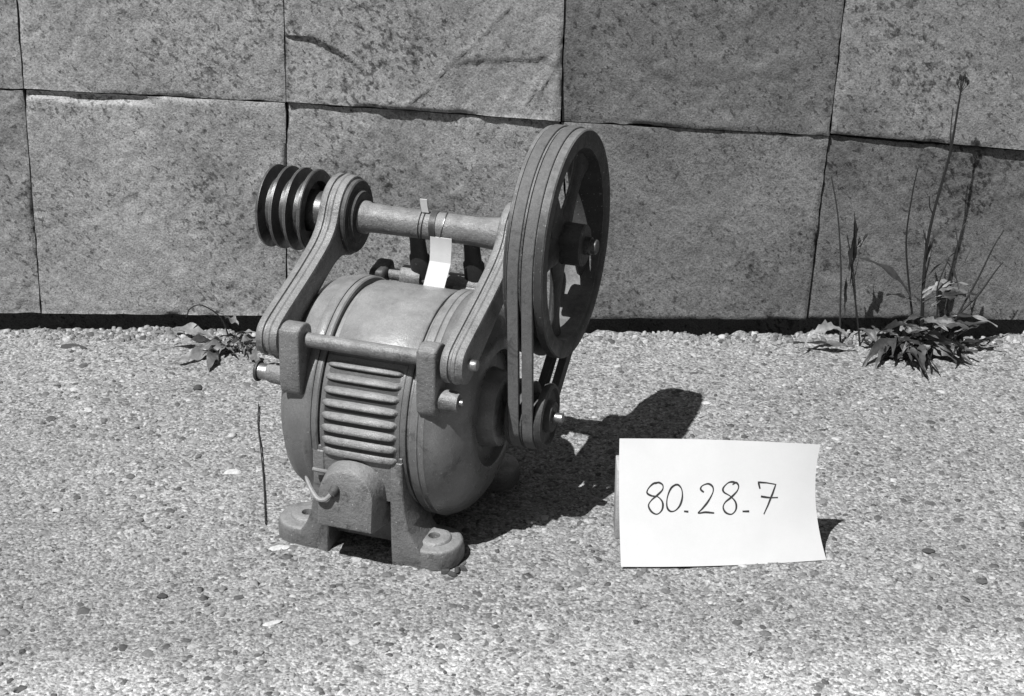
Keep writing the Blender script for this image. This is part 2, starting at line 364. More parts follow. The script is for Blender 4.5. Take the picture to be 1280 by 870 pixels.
upp = lambda a, b, dz=0, **k: block(((a[1][0], a[1][1] + dz), (b[1][0], b[1][1] + dz), b[0], a[0]), **k)
low(J0, J1, tone=1.14, seed=11, proud=.0012, cleft=ledge_left, rough=.8)  # tones: block differences plus light falloff painted in, left lighter, right darker
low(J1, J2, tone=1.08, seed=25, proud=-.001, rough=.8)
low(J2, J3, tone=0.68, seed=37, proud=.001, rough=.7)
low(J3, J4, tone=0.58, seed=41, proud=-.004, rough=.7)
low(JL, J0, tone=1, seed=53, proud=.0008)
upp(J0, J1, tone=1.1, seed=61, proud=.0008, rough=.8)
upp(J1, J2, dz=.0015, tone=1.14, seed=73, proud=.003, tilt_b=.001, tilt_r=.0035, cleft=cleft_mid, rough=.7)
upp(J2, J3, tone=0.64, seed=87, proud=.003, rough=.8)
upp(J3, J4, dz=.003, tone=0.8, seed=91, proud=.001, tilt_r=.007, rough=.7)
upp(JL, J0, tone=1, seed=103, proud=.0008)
for side in (-1, 1):
    x = 1.005 if side < 0 else .828
    for k in range(9):
        wdt = .42 + .1 * random.random()
        for z0, z1 in ((.02, .34 if side < 0 else .248), (.342 if side < 0 else .250, .66)):
            xs = sorted((side * x, side * (x + wdt))); block(((xs[0], z0), (xs[1], z0), (xs[1], z1), (xs[0], z1)), seed=200 + k * 7 + int(z0 * 50) + side, fine=False)
        x += wdt
x = -5.2
k = 0
while x < 5:
    wdt = .40 + .14 * random.random(); block(((x, .662), (x + wdt, .662), (x + wdt, 1.02), (x, 1.02)), seed=400 + k, fine=False, proud=.002); x += wdt; k += 1
mb = MB(); mb.prism(rounded(-5.3, 5.1, .05, .40, .002, 1), [(-.2, 0), (1.019, 0)], 'z'); mb.obj('wall_core', M['stone'], wall)['stone_tone'] = .6

# ------------------------------------------------------------ electric motor with swinging countershaft
HC = .14
motor = tag(empty('electric_motor', (-.122, 1.724, 0), R_(-19)), 'grey electric motor with swinging countershaft, pulleys and belts standing on the paving', 'motor')
AX = (0, HC)
# stator shell, then the flange rings and bells
mb = MB(); mb.lathe([(-.050, .112), (-.050, .1215), (-.0488, .1225), (-.0445, .1225), (-.043, .1212), (-.043, .1155), (-.037, .1155), (-.0365, .1185), (-.035, .1197),
                     (.053, .1197), (.0545, .1185), (.055, .1155), (.059, .1155), (.059, .1212), (.0605, .1225), (.068, .1225), (.069, .1215), (.069, .112)], AX, 96)
mb.obj('stator_shell', M['paint'], motor)
mb = MB(); mb.lathe([(-.0505, .118), (-.0505, .1222), (-.0515, .123), (-.060, .123), (-.0615, .1218), (-.0625, .1215), (-.076, .1195), (-.087, .113), (-.095, .100), (-.0985, .080), (-.0985, .062), (-.094, .060), (-.094, .045), (-.108, .043), (-.111, .040), (-.111, 0.004)], AX, 96)
mb.obj('end_bell', M['paint'], motor)
mb = MB(); mb.lathe([(.0695, .118), (.0695, .1222), (.0705, .123), (.0755, .123), (.077, .1215), (.083, .1195), (.091, .1140), (.099, .1050), (.106, .0930), (.111, .0790), (.1125, .0660), (.1115, .0640), (.103, .0630), (.103, .044), (.110, .042), (.122, .040), (.125, .036), (.125, .004)], AX, 96)
bell = mb.obj('end_bell', M['paint'], motor)
mb = MB(); mb.lathe([(.10, .0105), (.177, .0105), (.177, .0055), (.1865, .0055), (.187, .005), (.187, .001)], AX, 32); mb.obj('motor_shaft', M['steel'], motor)
# louvres: hoods with an open lower lip
lm = None
NL = 8
for k in range(NL):
    if lm is None:
        mb = MB(); rings = []; xs = np.linspace(-.042, .042, 29)
        for xx in xs:
            f = math.sqrt(max(0, 1 - (abs(xx) / .0421) ** 7)) ; f = max(f, .02)
            prof = [(-.0050, -.0012), (-.0040, .0014), (-.0022, .0036), (.0002, .0052), (.0022, .0058), (.0032, .0053), (.0036, .0042), (.0032, .0032), (.0022, .0040), (0., .0032), (-.002, .0012), (-.003, -.0012)]
            rings.append([(xx + .004, -(  .1208 + r * f), -t * (.35 + .65 * f)) for t, r in prof])
        mb.loft(rings); o = mb.obj('louvre', M['cast'], motor, 50); lm = o.data
    else:
        o = bpy.data.objects.new('louvre', lm); col.objects.link(o); o.parent = motor
    o.location = (0, 0, HC); o.rotation_euler = (R_(-(36.5 - k * 6.35)), 0, 0)
# black plates behind the hoods, painting in the shade of the vent openings
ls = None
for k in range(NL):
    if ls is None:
        mb = MB(); mb.prism(rounded(-.0355, .0435, -.0034, .0022, .0016, 3), [(-.1215, 0), (-.1180, 0)], 'y'); o = mb.obj('slot_shade', M['black'], motor); ls = o.data
    else: o = bpy.data.objects.new('slot_shade', ls); col.objects.link(o); o.parent = motor
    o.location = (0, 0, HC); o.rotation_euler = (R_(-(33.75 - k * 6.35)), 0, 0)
# base: two uprights, cross web and four feet
for s, name in ((1, 'pedestal_upright'), (-1, 'pedestal_upright')):
    outl = [(-.1215, 0.0), (-.1212, .03), (-.1208, .09), (-.119, .118), (-.09, .105), (.09, .105), (.112, .112), (.1165, .075), (.119, .03), (.121, 0.0), (.075, 0), (.06, .012), (-.06, .012), (-.075, 0)]
    outl = outl[::-1]
    u0 = .0365 if s > 0 else -.0505
    mb = MB(); mb.prism(outl, bev(u0, u0 + .0155, .0025)); mb.obj(name, M['cast'], motor)
for v0 in (-.100, .090):
    mb = MB(); mb.prism([(-.04, .014), (.042, .014), (.042, .100), (-.04, .100)], bev(v0, v0 + .010, .001), 'y'); mb.obj('base_web', M['cast'], motor)
def foot_mesh(sx, sv):
    # a flat-topped pad with a rounded outer end that runs up into its upright, with a bolt hole
    mb = MB(); n = 48; hole = np.array((.074, .090)); c = np.array((.070, .0905)); o = []
    for k in range(n):
        a = 2 * math.pi * k / n; d = np.array((math.cos(a), math.sin(a))); best = 0
        for q in np.linspace(.02, .06, 161):
            p = c + d * q; dx = (p[0] - .072) / .0335 if p[0] > .072 else (p[0] - .072) / .034
            dy = (p[1] - .0905) / .0305; e = 2.3 if p[0] > .072 else 5.
            if abs(dx) ** e + abs(dy) ** e <= 1: best = q
        o.append(c + d * best)
    o = np.array(o); rings = []
    def hz(p, z): return z + (z / .022) * .016 * max(0., (.060 - p[0]) / .022) ** 2
    for sc, z in ((1.0, 0), (1.01, .003), (1.0, .0145), (.985, .0180), (.95, .0203), (.90, .0212), (.80, .0214)):
        rings.append([((c + (p - c) * sc)[0] * sx, (c + (p - c) * sc)[1] * sv, hz(c + (p - c) * sc, z)) for p in o])
    for rr, z in ((.0190, .0217), (.0178, .0238), (.0165, .0246), (.0085, .0249), (.0066, .0244), (.0057, .022), (.0055, .0012)):
        rings.append([((hole[0] + rr * math.cos(2 * math.pi * k / n)) * sx, (hole[1] + rr * math.sin(2 * math.pi * k / n)) * sv, z) for k in range(n)])
    mb.loft(rings); return mb
for sx in (1, -1):
    for sv in (-1, 1): foot_mesh(sx, sv).obj('foot', M['cast'], motor, 45)
for s in (1, -1):
    for v0 in (-.1213, .064):
        o = [(.0375, 0), (.072, 0), (.072, .015), (.0695, .0205), (.0630, .030), (.0575, .043), (.0535, .062), (.0519, .090), (.0519, .122), (.0375, .122)]
        o = o if s > 0 else [(-a, b) for a, b in o][::-1]
        if s < 0: o = [(a + .0014, b) for a, b in o]
        mb = MB(); mb.prism([(a, b) for a, b in o][::1], bev(v0, v0 + .057, .0022), 'y'); mb.obj('foot_gusset', M['cast'], motor, 35)
mb = MB(); mb.prism([(-.0485, .074), (.0500, .074), (.0500, .100), (.0515, .127), (-.0500, .127), (-.0485, .100)], [(-.1203, .0005), (-.1198, 0), (-.09, 0)], 'y'); mb.obj('base_apron', M['cast'], motor)
mb = MB(); rings = []
for a in np.linspace(-11.5, 41, 22): rings.append([(u, -r * math.cos(R_(a)), HC + r * math.sin(R_(a))) for u, r in ((-.0405, .119), (-.0405, .1206), (-.0395, .1212), (.0475, .1212), (.0485, .1206), (.0485, .119))])
mb.loft(rings); mb.obj('louvre_panel', M['paint'], motor)
# terminal box with round top, tapering out to the front
def tbox(v, w2, z0, zc):
    pts = [(w2, z0)] + [(w2 * math.cos(R_(a)), zc + w2 * .98 * math.sin(R_(a))) for a in range(0, 181, 12)] + [(-w2, z0)]
    return pts
mb = MB(); rings = []
for v, w2, z0, zc in ((-.094, .040, .047, .081), (-.112, .0375, .047, .0815), (-.136, .0312, .049, .0835), (-.1395, .0300, .0505, .0835), (-.1408, .0275, .053, .0835)):
    rings.append([(-.003 + a, v - (.011 * (.115 - b) / .065 if v < -.13 else .0), b) for a, b in tbox(v, w2, z0, zc)])
mb.loft(rings); tb = mb.obj('terminal_box', M['cast'], motor, 32)
mb = MB(); mb.tube(catmull([(-.016, -.139, .092), (-.014, -.146, .0915), (-.016, -.1495, .088)], 4), .0052, 12); mb.obj('cable_gland', M['darkcast'], tb)
P = catmull([(-.0165, -.1500, .0885), (-.022, -.153, .083), (-.030, -.153, .0825), (-.039, -.148, .088), (-.047, -.142, .096), (-.050, -.139, .098)], 5)
mb = MB(); mb.tube(P, [.0025] * (len(P) - 8) + list(np.linspace(.0025, .0010, 8)), 8); mb.obj('cut_lead', M['wire'], tb)
mb = MB(); mb.tube([(-.046, -.130, .103), (-.040, -.129, .102), (-.033, -.124, .099)], .0022, 8); mb.obj('cut_lead', M['wire'], tb)
mb = MB(); mb.tube([(-.012, -.118, .047), (-.012, -.118, .036)], .0055, 12); mb.obj('cable_gland', M['darkcast'], tb)
# lugs that carry the pivot rod
RV, RW = -.1025, .2375
def lug(u0, u1, bossdir):
    o = [(-.1285, .186), (-.1262, .2405), (-.1215, .2468), (-.1135, .2495), (-.104, .2485), (-.0955, .2435), (-.0925, .235), (-.0935, .214), (-.088, .200), (-.098, .180), (-.116, .173), (-.1255, .1765)]
    o = [(a + .005, b + .0065) for a, b in o]; o = [tuple(q) for q in catmull(o + [o[0]], 4)[:-1]]; o = o[::-1] if sum((b[0] - a[0]) * (b[1] + a[1]) for a, b in zip(o, o[1:] + o[:1])) > 0 else o
    mb = MB(); mb.prism(o, bev(u0, u1, .0022)); lg = mb.obj('pivot_lug', M['cast'], motor, 50)
    c = (-.107, .1955); ua = u0 if bossdir < 0 else u1
    mb = MB(); L_ = .020 if bossdir < 0 else .020
    mb.lathe([(ua - .004 * bossdir, .0115), (ua + .006 * bossdir, .0115), (ua + L_ * bossdir * .8, .0108), (ua + L_ * bossdir, .0095), (ua + L_ * bossdir, .002)], c, 24); mb.obj('clamp_boss', M['cast'], lg)
    mb = MB(); ub = ua + L_ * bossdir
    if bossdir < 0:
        mb.lathe([(ub + .001, .0085), (ub - .010, .0086), (ub - .0104, .002)], c, 28); mb.obj('clamp_bolt', M['steel'], lg)
        mb = MB(); mb.lathe([(ub - .0100, .006), (ub - .0102, .0112), (ub - .0118, .0116), (ub - .0132, .0108), (ub - .0132, .0045), (ub - .0165, .0042), (ub - .0165, .001)], c, 28); mb.obj('end_washer', M['black'], lg)
    else:
        mb.lathe([(ub - .001, .0035), (ub + .004, .0035), (ub + .0045, .001)], c, 14); mb.obj('clamp_bolt', M['steel'], lg)
    return lg
lug(-.083, -.0600, -1); lug(.0690, .0900, 1)
mb = MB(); mb.lathe([(-.062, .0078), (.071, .0078)], (RV, RW), 32); mb.obj('pivot_rod', M['cast'], motor)
mb = MB(); mb.lathe([(.0915, .006), (.1265, .006), (.128, .0052), (.128, .001)], (RV, RW), 20); mb.obj('pivot_pin', M['steel'], motor)
mb = MB(); mb.lathe([(-.112, .004), (-.112, .006), (-.083, .006)], (RV, RW), 20); mb.obj('pivot_pin', M['steel'], motor)
# swinging arms
CV, CW = .08, .3072
def arm(uc, hubR, name):
    d = np.array((CV - RV, CW - RW)); Lh = np.linalg.norm(d); ex = d / Lh; ey = np.array((-ex[1], ex[0]))
    r0 = .0215; pts = []
    for a in range(100, 261, 10): pts.append((r0 * math.cos(R_(a)), r0 * math.sin(R_(a))))
    ang = 149; xe = Lh + hubR * math.cos(R_(ang)); ye = hubR * math.sin(R_(ang))
    def hw(t): return np.interp(t, [0, .2, .5, .8, .93, 1], [.0213, .0195, .0165, .0158, .0185, ye])
    xs = np.linspace(.004, xe, 16)
    for x in xs[:-1]: pts.append((x, -hw((x - .004) / (xe - .004))))
    for a in np.arange(-ang, ang + .1, 8): pts.append((Lh + hubR * math.cos(R_(a)), hubR * math.sin(R_(a))))
    for x in xs[::-1][1:]: pts.append((x, hw((x - .004) / (xe - .004))))
    # smooth
    P = np.array(pts)
    for _ in range(2): P = .25 * np.roll(P, 1, 0) + .5 * P + .25 * np.roll(P, -1, 0)
    out = [np.array((RV, RW)) + ex * p[0] + ey * p[1] for p in P]
    t = .0125
    prof = [(uc - t, .0035), (uc - t + .001, .0012), (uc - t + .003, 0), (uc - .0042, 0), (uc - .0034, .0022), (uc - .0016, .0026), (uc - .0006, .0012), (uc + .0006, -.0006), (uc + .0034, -.0006), (uc + .005, .0006), (uc + t - .003, .0006), (uc + t - .001, .0012), (uc + t, .0035)]
    mb = MB(); mb.prism(out, prof); return mb.obj(name, M['cast'], motor, 35)
aL = arm(-.0965, .0455, 'swing_arm'); aR = arm(.107, .038, 'swing_arm')
mb = MB(); mb.lathe([(-.0845, .041), (-.080, .041), (-.0785, .0395), (-.0785, .030), (-.0745, .028), (-.0745, .012)], (CV, CW), 48); mb.obj('bearing_cover', M['darkcast'], aL)
mb = MB(); mb.lathe([(-.0775, .0185), (-.068, .0182), (-.066, .0166), (-.05, .0158), (.06, .0158), (.078, .0175), (.094, .019), (.096, .019)], (CV, CW), 48); mb.obj('countershaft_tube', M['cast'], motor)
mb = MB(); mb.lathe([(-.188, .002), (-.188, .009), (-.187, .0098), (.1900, .0098), (.1900, .0080), (.1955, .0080), (.1965, .0070), (.1965, .001)], (CV, CW), 32); mb.obj('countershaft', M['darksteel'], motor)
# four-groove pulley
prof = [(-.184, .012), (-.184, .0445), (-.183, .0462)]
p = .0168; u = -.1825
for k in range(3): prof += [(u + .0008, .0466), (u + .0022, .0466), (u + .0052, .0335), (u + .0112, .0335), (u + p - .0010, .0466)]; u += p
prof += [(u + .002, .0466), (u + .003, .0455), (u + .003, .034), (u - .006, .032), (u - .006, .024), (u + .016, .022), (u + .016, .010)]
mb = MB(); mb.lathe(prof, (CV, CW), 72); mb.obj('grooved_pulley', M['darksteel'], motor)
# large two-groove pulley
bp = empty('large_pulley', (0, 0, 0)); bp.parent = motor
RB = .1228
prof = [(0.1325, .104), (0.1325, .1210), (0.1335, RB), (0.1370, RB), (0.1400, .1095), (0.1470, .1095), (0.1502, RB), (0.1520, RB), (0.1552, .1095), (0.1625, .1095), (0.1656, RB), (0.1735, RB), (0.1750, .1215), (0.1750, .1060), (0.1725, .1030), (0.1580, .1020), (0.1480, .1020), (0.1350, .1030)]
mb = MB(); mb.lathe(prof, (CV, CW), 96, closed=True); mb.obj('rim', M['rim'], bp)
mb = MB(); mb.lathe([(0.1320, .010), (0.1320, .022), (0.1340, .0235), (0.1820, .0225), (0.1835, .021), (0.1835, .010)], (CV, CW), 40); mb.obj('hub', M['darkcast'], bp)
for k in range(5):
    a = R_(72 * k + 43); mb = MB(); rings = []
    for r, w, t in ((.018, .019, .0075), (.028, .0155, .0070), (.042, .0120, .0062), (.062, .0100, .0056), (.080, .0115, .0056), (.091, .0165, .006), (.1035, .024, .0075)):
        ring = []
        for q in range(16):
            b = 2 * math.pi * q / 16; x = .154 + t * math.sin(b); y = w * math.cos(b)
            ring.append((x, CV + r * math.cos(a) - y * math.sin(a), CW + r * math.sin(a) + y * math.cos(a)))
        rings.append(ring)
    mb.loft(rings); mb.obj('spoke', M['darkcast'], bp)
# small pulley on the motor shaft
RS = .0355
prof = [(0.1300, .010), (0.1300, .020), (0.1325, .022), (0.1325, RS - .001), (0.1335, RS), (0.1370, RS), (0.1400, .0235), (0.1470, .0235), (0.1502, RS), (0.1520, RS), (0.1552, .0235), (0.1625, .0235), (0.1656, RS), (0.1705, RS), (0.1725, RS - .001), (0.1735, .031), (0.1700, .028), (0.1700, .018), (0.1760, .0165), (0.1770, .0155), (0.1770, .010)]
mb = MB(); mb.lathe(prof, AX, 64); mb.obj('small_pulley', M['darkcast'], motor)
# belts
def belt(uc):
    C1 = np.array((CV, CW)); C2 = np.array(AX); r1, r2 = .1232, .0360; d = C2 - C1; D = np.linalg.norm(d); th = math.atan2(d[1], d[0]); be = math.acos((r1 - r2) / D)
    path = []
    for a in np.linspace(th + be, th + 2 * math.pi - be, 60): path.append((C1 + r1 * np.array((math.cos(a), math.sin(a))), a))
    pend = C1 + r1 * np.array((math.cos(th - be), math.sin(th - be))); qst = C2 + r2 * np.array((math.cos(th - be), math.sin(th - be)))
    for t in np.linspace(.06, .94, 10): path.append((pend + (qst - pend) * t, th - be))
    for a in np.linspace(th - be, th + be, 24): path.append((C2 + r2 * np.array((math.cos(a), math.sin(a))), a))
    p2 = C2 + r2 * np.array((math.cos(th + be), math.sin(th + be))); q2 = C1 + r1 * np.array((math.cos(th + be), math.sin(th + be)))
    for t in np.linspace(.06, .94, 10): path.append((p2 + (q2 - p2) * t, th + be))
    rings = []
    for q, a in path:
        n = np.array((math.cos(a), math.sin(a))); ring = []
        for w, h in ((-.0056, .0002), (-.0050, .0010), (.0056, .0010), (.0062, .0002), (.0044, -.0090), (-.0040, -.0090)):
            z = q + n * h; ring.append((uc + w, z[0], z[1]))
        rings.append(ring)
    mb = MB(); mb.loft(rings, closed=True); return mb.obj('drive_belt', M['belt'], motor, 30)
belt(.1435); belt(.1588)
# tension screw behind the crown of the stator and its two posts under the countershaft
TV, TW = .100, .2345
mb = MB(); mb.lathe([(-.055, .0065), (.075, .0065)], (TV, TW), 20); mb.obj('tension_rod', M['cast'], motor)
mb = MB(); mb.lathe([(-.036, .009), (-.036, .012), (-.034, .013), (-.014, .013), (-.012, .012), (-.012, .007)], (TV, TW), 24); mb.obj('rod_sleeve', M['cast'], motor)
mb = MB(); mb.lathe([(.020, .007), (.020, .0115), (.07, .0115), (.07, .007)], (TV, TW), 24); mb.obj('rod_sleeve', M['cast'], motor)
mb = MB(); mb.prism(catmull([(TV - .018, TW - .004), (TV - .008, TW - .009), (TV + .008, TW - .009), (TV + .018, TW), (TV + .014, TW + .012), (TV, TW + .011), (TV - .014, TW + .008), (TV - .018, TW - .004)], 5)[:-1], bev(-.072, -.052, .004)); mb.obj('wing_knob', M['black'], motor)
for u in (-.012, .052):
    mb = MB(); rings = []
    for v, w, rr in ((.084, .298, .010), (.087, .284, .0095), (.091, .264, .0105), (.092, .2635, .0125), (.096, .248, .0125), (.099, .238, .012)):
        rings.append([(u + rr * math.cos(2 * math.pi * k / 18), v + .4 * rr * math.sin(2 * math.pi * k / 18), w + rr * .9 * math.sin(2 * math.pi * k / 18) * .5) for k in range(18)])
    mb.loft(rings); mb.obj('tension_post', M['black'], motor)
# saddle under the crown so that the tension rod is carried by the stator
mb = MB(); mb.prism([(.076, .222), (.112, .180), (.114, .232), (.104, .245), (.092, .240)], bev(.028, .060, .002)); mb.obj('rod_saddle', M['cast'], motor)

# paper tag tied to the countershaft
tagroot = tag(empty('paper_tag', (-.122, 1.724, 0), R_(-19)), 'folded pale paper tag tied by wire to the countershaft tube', 'tag')
mb = MB(); rings = []
for v, w, u, tw in ((.0640, .3010, .0245, .0), (.0655, .292, .0240, .0), (.0660, .282, .0235, .001), (.0655, .272, .0230, .001), (.0630, .267, .0225, .001), (.0540, .2515, .0210, .002), (.0500, .245, .0205, .002)):
    a = .0125; rings.append([(u - a, v, w), (u + a, v - tw, w), (u + a, v - tw + .0007, w + .0002), (u - a, v + .0007, w + .0002)])
mb.loft(rings); mb.obj('tag_sheet', M['tag'], tagroot, 20)
mb = MB(); mb.loft([[(-.001 + a, CV - .006 - h * .2, CW + .0168 + h), (.007 + a, CV - .006 - h * .2, CW + .0168 + h), (.007 + a, CV - .0045 - h * .2, CW + .0168 + h), (-.001 + a, CV - .0045 - h * .2, CW + .0168 + h)] for h, a in ((0, 0), (.008, -.001), (.016, -.001))]); mb.obj('tag_end', M['tag'], tagroot)
def ring_wire(u0, slant, r, off):
    P = [(u0 + slant * math.cos(2 * math.pi * k / 32), CV + (.0163 + off) * math.cos(2 * math.pi * k / 32 + 2.2), CW + (.0163 + off) * math.sin(2 * math.pi * k / 32 + 2.2)) for k in range(33)]
    m = MB(); m.tube(P, r, 6); return m
ring_wire(-.003, .001, .0005, .0004).obj('tie_wire', M['darkwire'], tagroot); ring_wire(0, .0025, .0005, .0004).obj('tie_wire', M['darkwire'], tagroot)
ring_wire(.021, .006, .0006, .0004).obj('tie_wire', M['steel'], tagroot)
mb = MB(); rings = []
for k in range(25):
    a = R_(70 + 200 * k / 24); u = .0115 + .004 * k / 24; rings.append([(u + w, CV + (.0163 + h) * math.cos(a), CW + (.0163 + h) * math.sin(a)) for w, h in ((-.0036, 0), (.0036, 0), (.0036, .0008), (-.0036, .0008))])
mb.loft(rings); mb.obj('tie_shadow_band', M['black'], tagroot)  # black band laid on the tube as the cast shadow of the tie

# ------------------------------------------------------------ numbered card
card = tag(empty('number_card', (.227, 1.605, 0)), 'white card with handwritten number leaning upright on the paving', 'card')
BLc = np.array((.117, 1.591, .0015)); BRc = np.array((.337, 1.608, .0015)); TLc = np.array((.115, 1.655, .121)); TRc = np.array((.326, 1.640, .123)); OC = np.array(card.location)
def card_pt(s, t):                     # s right, t up
    p = (1 - s) * (1 - t) * BLc + s * (1 - t) * BRc + s * t * TRc + (1 - s) * t * TLc
    bow = 4 * t * (1 - t)
    p = p + np.array((-.0075, .006, 0)) * bow * s ** 2.2 + np.array((-.0012, .002, 0)) * bow * (1 - s)
    p = p + np.array((0, -.0045, 0)) * 4 * s * (1 - s) * (1 - t) ** 2 + np.array((0, .004, .0)) * math.sin(math.pi * s) * t
    return p - OC
def card_n(s, t):
    a = card_pt(s + .004, t) - card_pt(s - .004, t); b = card_pt(s, t + .004) - card_pt(s, t - .004); n = np.cross(a, b); return n / np.linalg.norm(n)
mb = MB(); NU, NV = 44, 28; fr = []; bk = []
for j in range(NV + 1):
    for i in range(NU + 1):
        p = card_pt(i / NU, j / NV); n = card_n(i / NU, j / NV); fr.append(p); bk.append(p - n * .0004)
vs = fr + bk; q = (NU + 1) * (NV + 1); fs = []
gid = lambda i, j: j * (NU + 1) + i
for j in range(NV):
    for i in range(NU):
        f = (gid(i, j), gid(i + 1, j), gid(i + 1, j + 1), gid(i, j + 1)); fs.append(f); fs.append(tuple(q + k for k in f[::-1]))
bl = [gid(i, 0) for i in range(NU)] + [gid(NU, j) for j in range(NV)] + [gid(i, NV) for i in range(NU, 0, -1)] + [gid(0, j) for j in range(NV, 0, -1)]
for a, b in zip(bl, bl[1:] + bl[:1]): fs.append((b, a, q + a, q + b))
mesh_obj('sheet', vs, fs, M['card'], card, 30)
cTL, cTR, cBR, cBL = [np.array(v, float) for v in ((135, 72), (1143, 100), (1172, 685), (145, 718))]
def st_of(x, y):
    s = t = .5
    for _ in range(20):
        p = (1 - s) * (1 - t) * cBL + s * (1 - t) * cBR + s * t * cTR + (1 - s) * t * cTL
        ds = (1 - t) * (cBR - cBL) + t * (cTR - cTL); dt = (1 - s) * (cTL - cBL) + s * (cTR - cBR)
        e = np.array((x, y)) - p; det = ds[0] * dt[1] - ds[1] * dt[0]; s += (e[0] * dt[1] - e[1] * dt[0]) / det; t += (ds[0] * e[1] - ds[1] * e[0]) / det
    return s, t
strokes = [('digit', [[(335, 300), (310, 306), (286, 330), (280, 352), (302, 366), (335, 372), (358, 400), (355, 435), (330, 457), (302, 445), (287, 415), (302, 388), (335, 360), (358, 335), (358, 312), (338, 300), (320, 306)]]),
           ('digit', [[(425, 310), (400, 330), (382, 375), (380, 420), (395, 442), (420, 440), (445, 415), (458, 375), (455, 335), (436, 312), (412, 318), (398, 337)]]),
           ('dash', [[(466, 443), (488, 445)]]),
           ('digit', [[(568, 350), (552, 335), (560, 318), (590, 308), (613, 322), (615, 350), (590, 395), (560, 430), (538, 452), (575, 448), (620, 452)]]),
           ('digit', [[(735, 303), (712, 299), (690, 306), (668, 330), (672, 350), (705, 370), (732, 400), (733, 435), (710, 458), (680, 450), (667, 425), (678, 400), (710, 375), (740, 345), (748, 320), (735, 303), (716, 313)]]),
           ('dash', [[(767, 445), (802, 445)]]),
           ('digit', [[(860, 334), (851, 301), (895, 304), (943, 312), (928, 355), (902, 415), (878, 460)], [(865, 372), (910, 378), (955, 378)]])]
for name, sts in strokes:
    mb = MB()
    for li, st in enumerate(sts):
        P2 = catmull(st, 6) if len(st) > 2 else [np.array(st[0]) + (np.array(st[1]) - np.array(st[0])) * k / 4 for k in range(5)]
        if name == 'digit' and st[0] == (860, 334): P2 = [np.array(a) + (np.array(b) - np.array(a)) * k / 5 for a, b in zip(st, st[1:]) for k in range(5)] + [np.array(st[-1])]
        P2 = np.array(P2, float); rings = []
        for k, p in enumerate(P2):
            tg = P2[min(k + 1, len(P2) - 1)] - P2[max(k - 1, 0)]; tg = tg / (np.linalg.norm(tg) + 1e-9); nn = np.array((-tg[1], tg[0]))
            w = 3.9 + 1.1 * math.sin(k * .37 + li); ring = []
            for sg, up in ((-1, 2.0e-4), (1, 2.0e-4), (1, 3.2e-4 + 1e-4 * li), (-1, 3.2e-4 + 1e-4 * li)):
                s, t = st_of(*(p + nn * w * sg)); ring.append(card_pt(s, t) + card_n(s, t) * up)
            rings.append(ring)
        mb.loft(rings)
    mb.obj('handwritten_' + name, M['ink'], card, 30)
prop = tag(empty('wooden_prop', (.163, 1.672, 0)), 'small pale block propping the card from behind', 'block')
mb = MB(); mb.prism(rounded(-.0495, .06, -.022, .012, .001, 2), bev(0, .086, .001), 'z'); mb.obj('prop_body', M['wood'], prop)

# ------------------------------------------------------------ weeds
def leaf_mesh(L, Wd, curl, lobes, seed, droop=0., fold=.25):
    r = random.Random(seed); n = 18; vs = []; fs = []; x = 0; z = 0; ang = curl[0]; ph = r.uniform(0, 6.28); side = r.uniform(-.8, .8); y = 0
    for i in range(n + 1):
        t = i / n; w = Wd * (math.sin(math.pi * min(1, t ** .75 * .97 + .03)) ** .8) * (.25 + .75 * min(1, t * 2.2)) + .0006
        if lobes: w *= 1 - .72 * (.5 + .5 * math.cos(t * lobes * 6.283 + ph)) * (1 - t * .6)
        twist = .9 * math.sin(t * 2.8 + ph); rip = .30 * Wd * math.sin(t * 15 + ph)
        for k in (-1, -.5, 0, .5, 1):
            ww = w * k; vs.append((x - .25 * abs(ww) , y + ww * math.cos(twist), z + abs(k) * w * fold + ww * math.sin(twist) + rip * (k if abs(k) == 1 else 0)))
        ang += (curl[1] - curl[0]) / n; x += L / n * math.cos(ang); z += L / n * math.sin(ang); y += side * L / n * t
    for i in range(n):
        for k in range(4): a = i * 5 + k; fs.append((a, a + 1, a + 6, a + 5))
    return vs, fs
def add_leaf(parent, base, az, L, Wd, curl, lobes=0, seed=0, mat='leaf', fold=.25):
    vs, fs = leaf_mesh(L, Wd, curl, lobes, seed, 0, fold); o = mesh_obj('leaf', vs, fs, M[mat], parent, 60); o.location = base; o.rotation_euler = (0, 0, az); return o
def add_stem(parent, pts, r0, r1, name='stem'):
    P = catmull(pts, 6); mb = MB(); mb.tube(P, list(np.linspace(r0, r1, len(P))), 7); return mb.obj(name, M['stem'], parent), P
rr = random.Random(5)
# tall weed at the foot of the right stones
wx, wy = .615, 1.935
weed = tag(empty('tall_weed', (.552, 2.145, 0)), 'tall weed with leafy rosette and thin bud-topped stem against the wall', 'weed')
weed.scale = (.9, .9, .93)
def loc(p): return (p[0] - wx, p[1] - wy, p[2])
for k in range(104):
    az = 6.283 * k / 104 * 1.0 + rr.uniform(-.15, .15)
    if math.sin(az) > .3: L = rr.uniform(.03, .055)
    else: L = rr.uniform(.035, .105)
    add_leaf(weed, (rr.gauss(-.008, .036), rr.uniform(-.02, .015), rr.uniform(.003, .02)), az, L, L * rr.uniform(.05, .12), (rr.uniform(.1, 1.1), rr.uniform(-1.1, .2)), rr.choice((0, 5, 7, 9)), 100 + k, rr.choice(('leaf', 'stem', 'leaf', 'leaf', 'dryleaf')))
for az, L, h in ((2.6, .06, .07), (.5, .07, .085), (.25, .075, .07), (-.1, .085, .03), (3.3, .05, .05), (-1.2, .06, .05), (-.7, .07, .045), (3.7, .075, .02)):
    add_leaf(weed, (rr.uniform(-.012, .012), 0, h), az, L, L * .085, (.7, -.5), 7, int(L * 999) + int(h * 999), rr.choice(('leaf', 'dryleaf')))
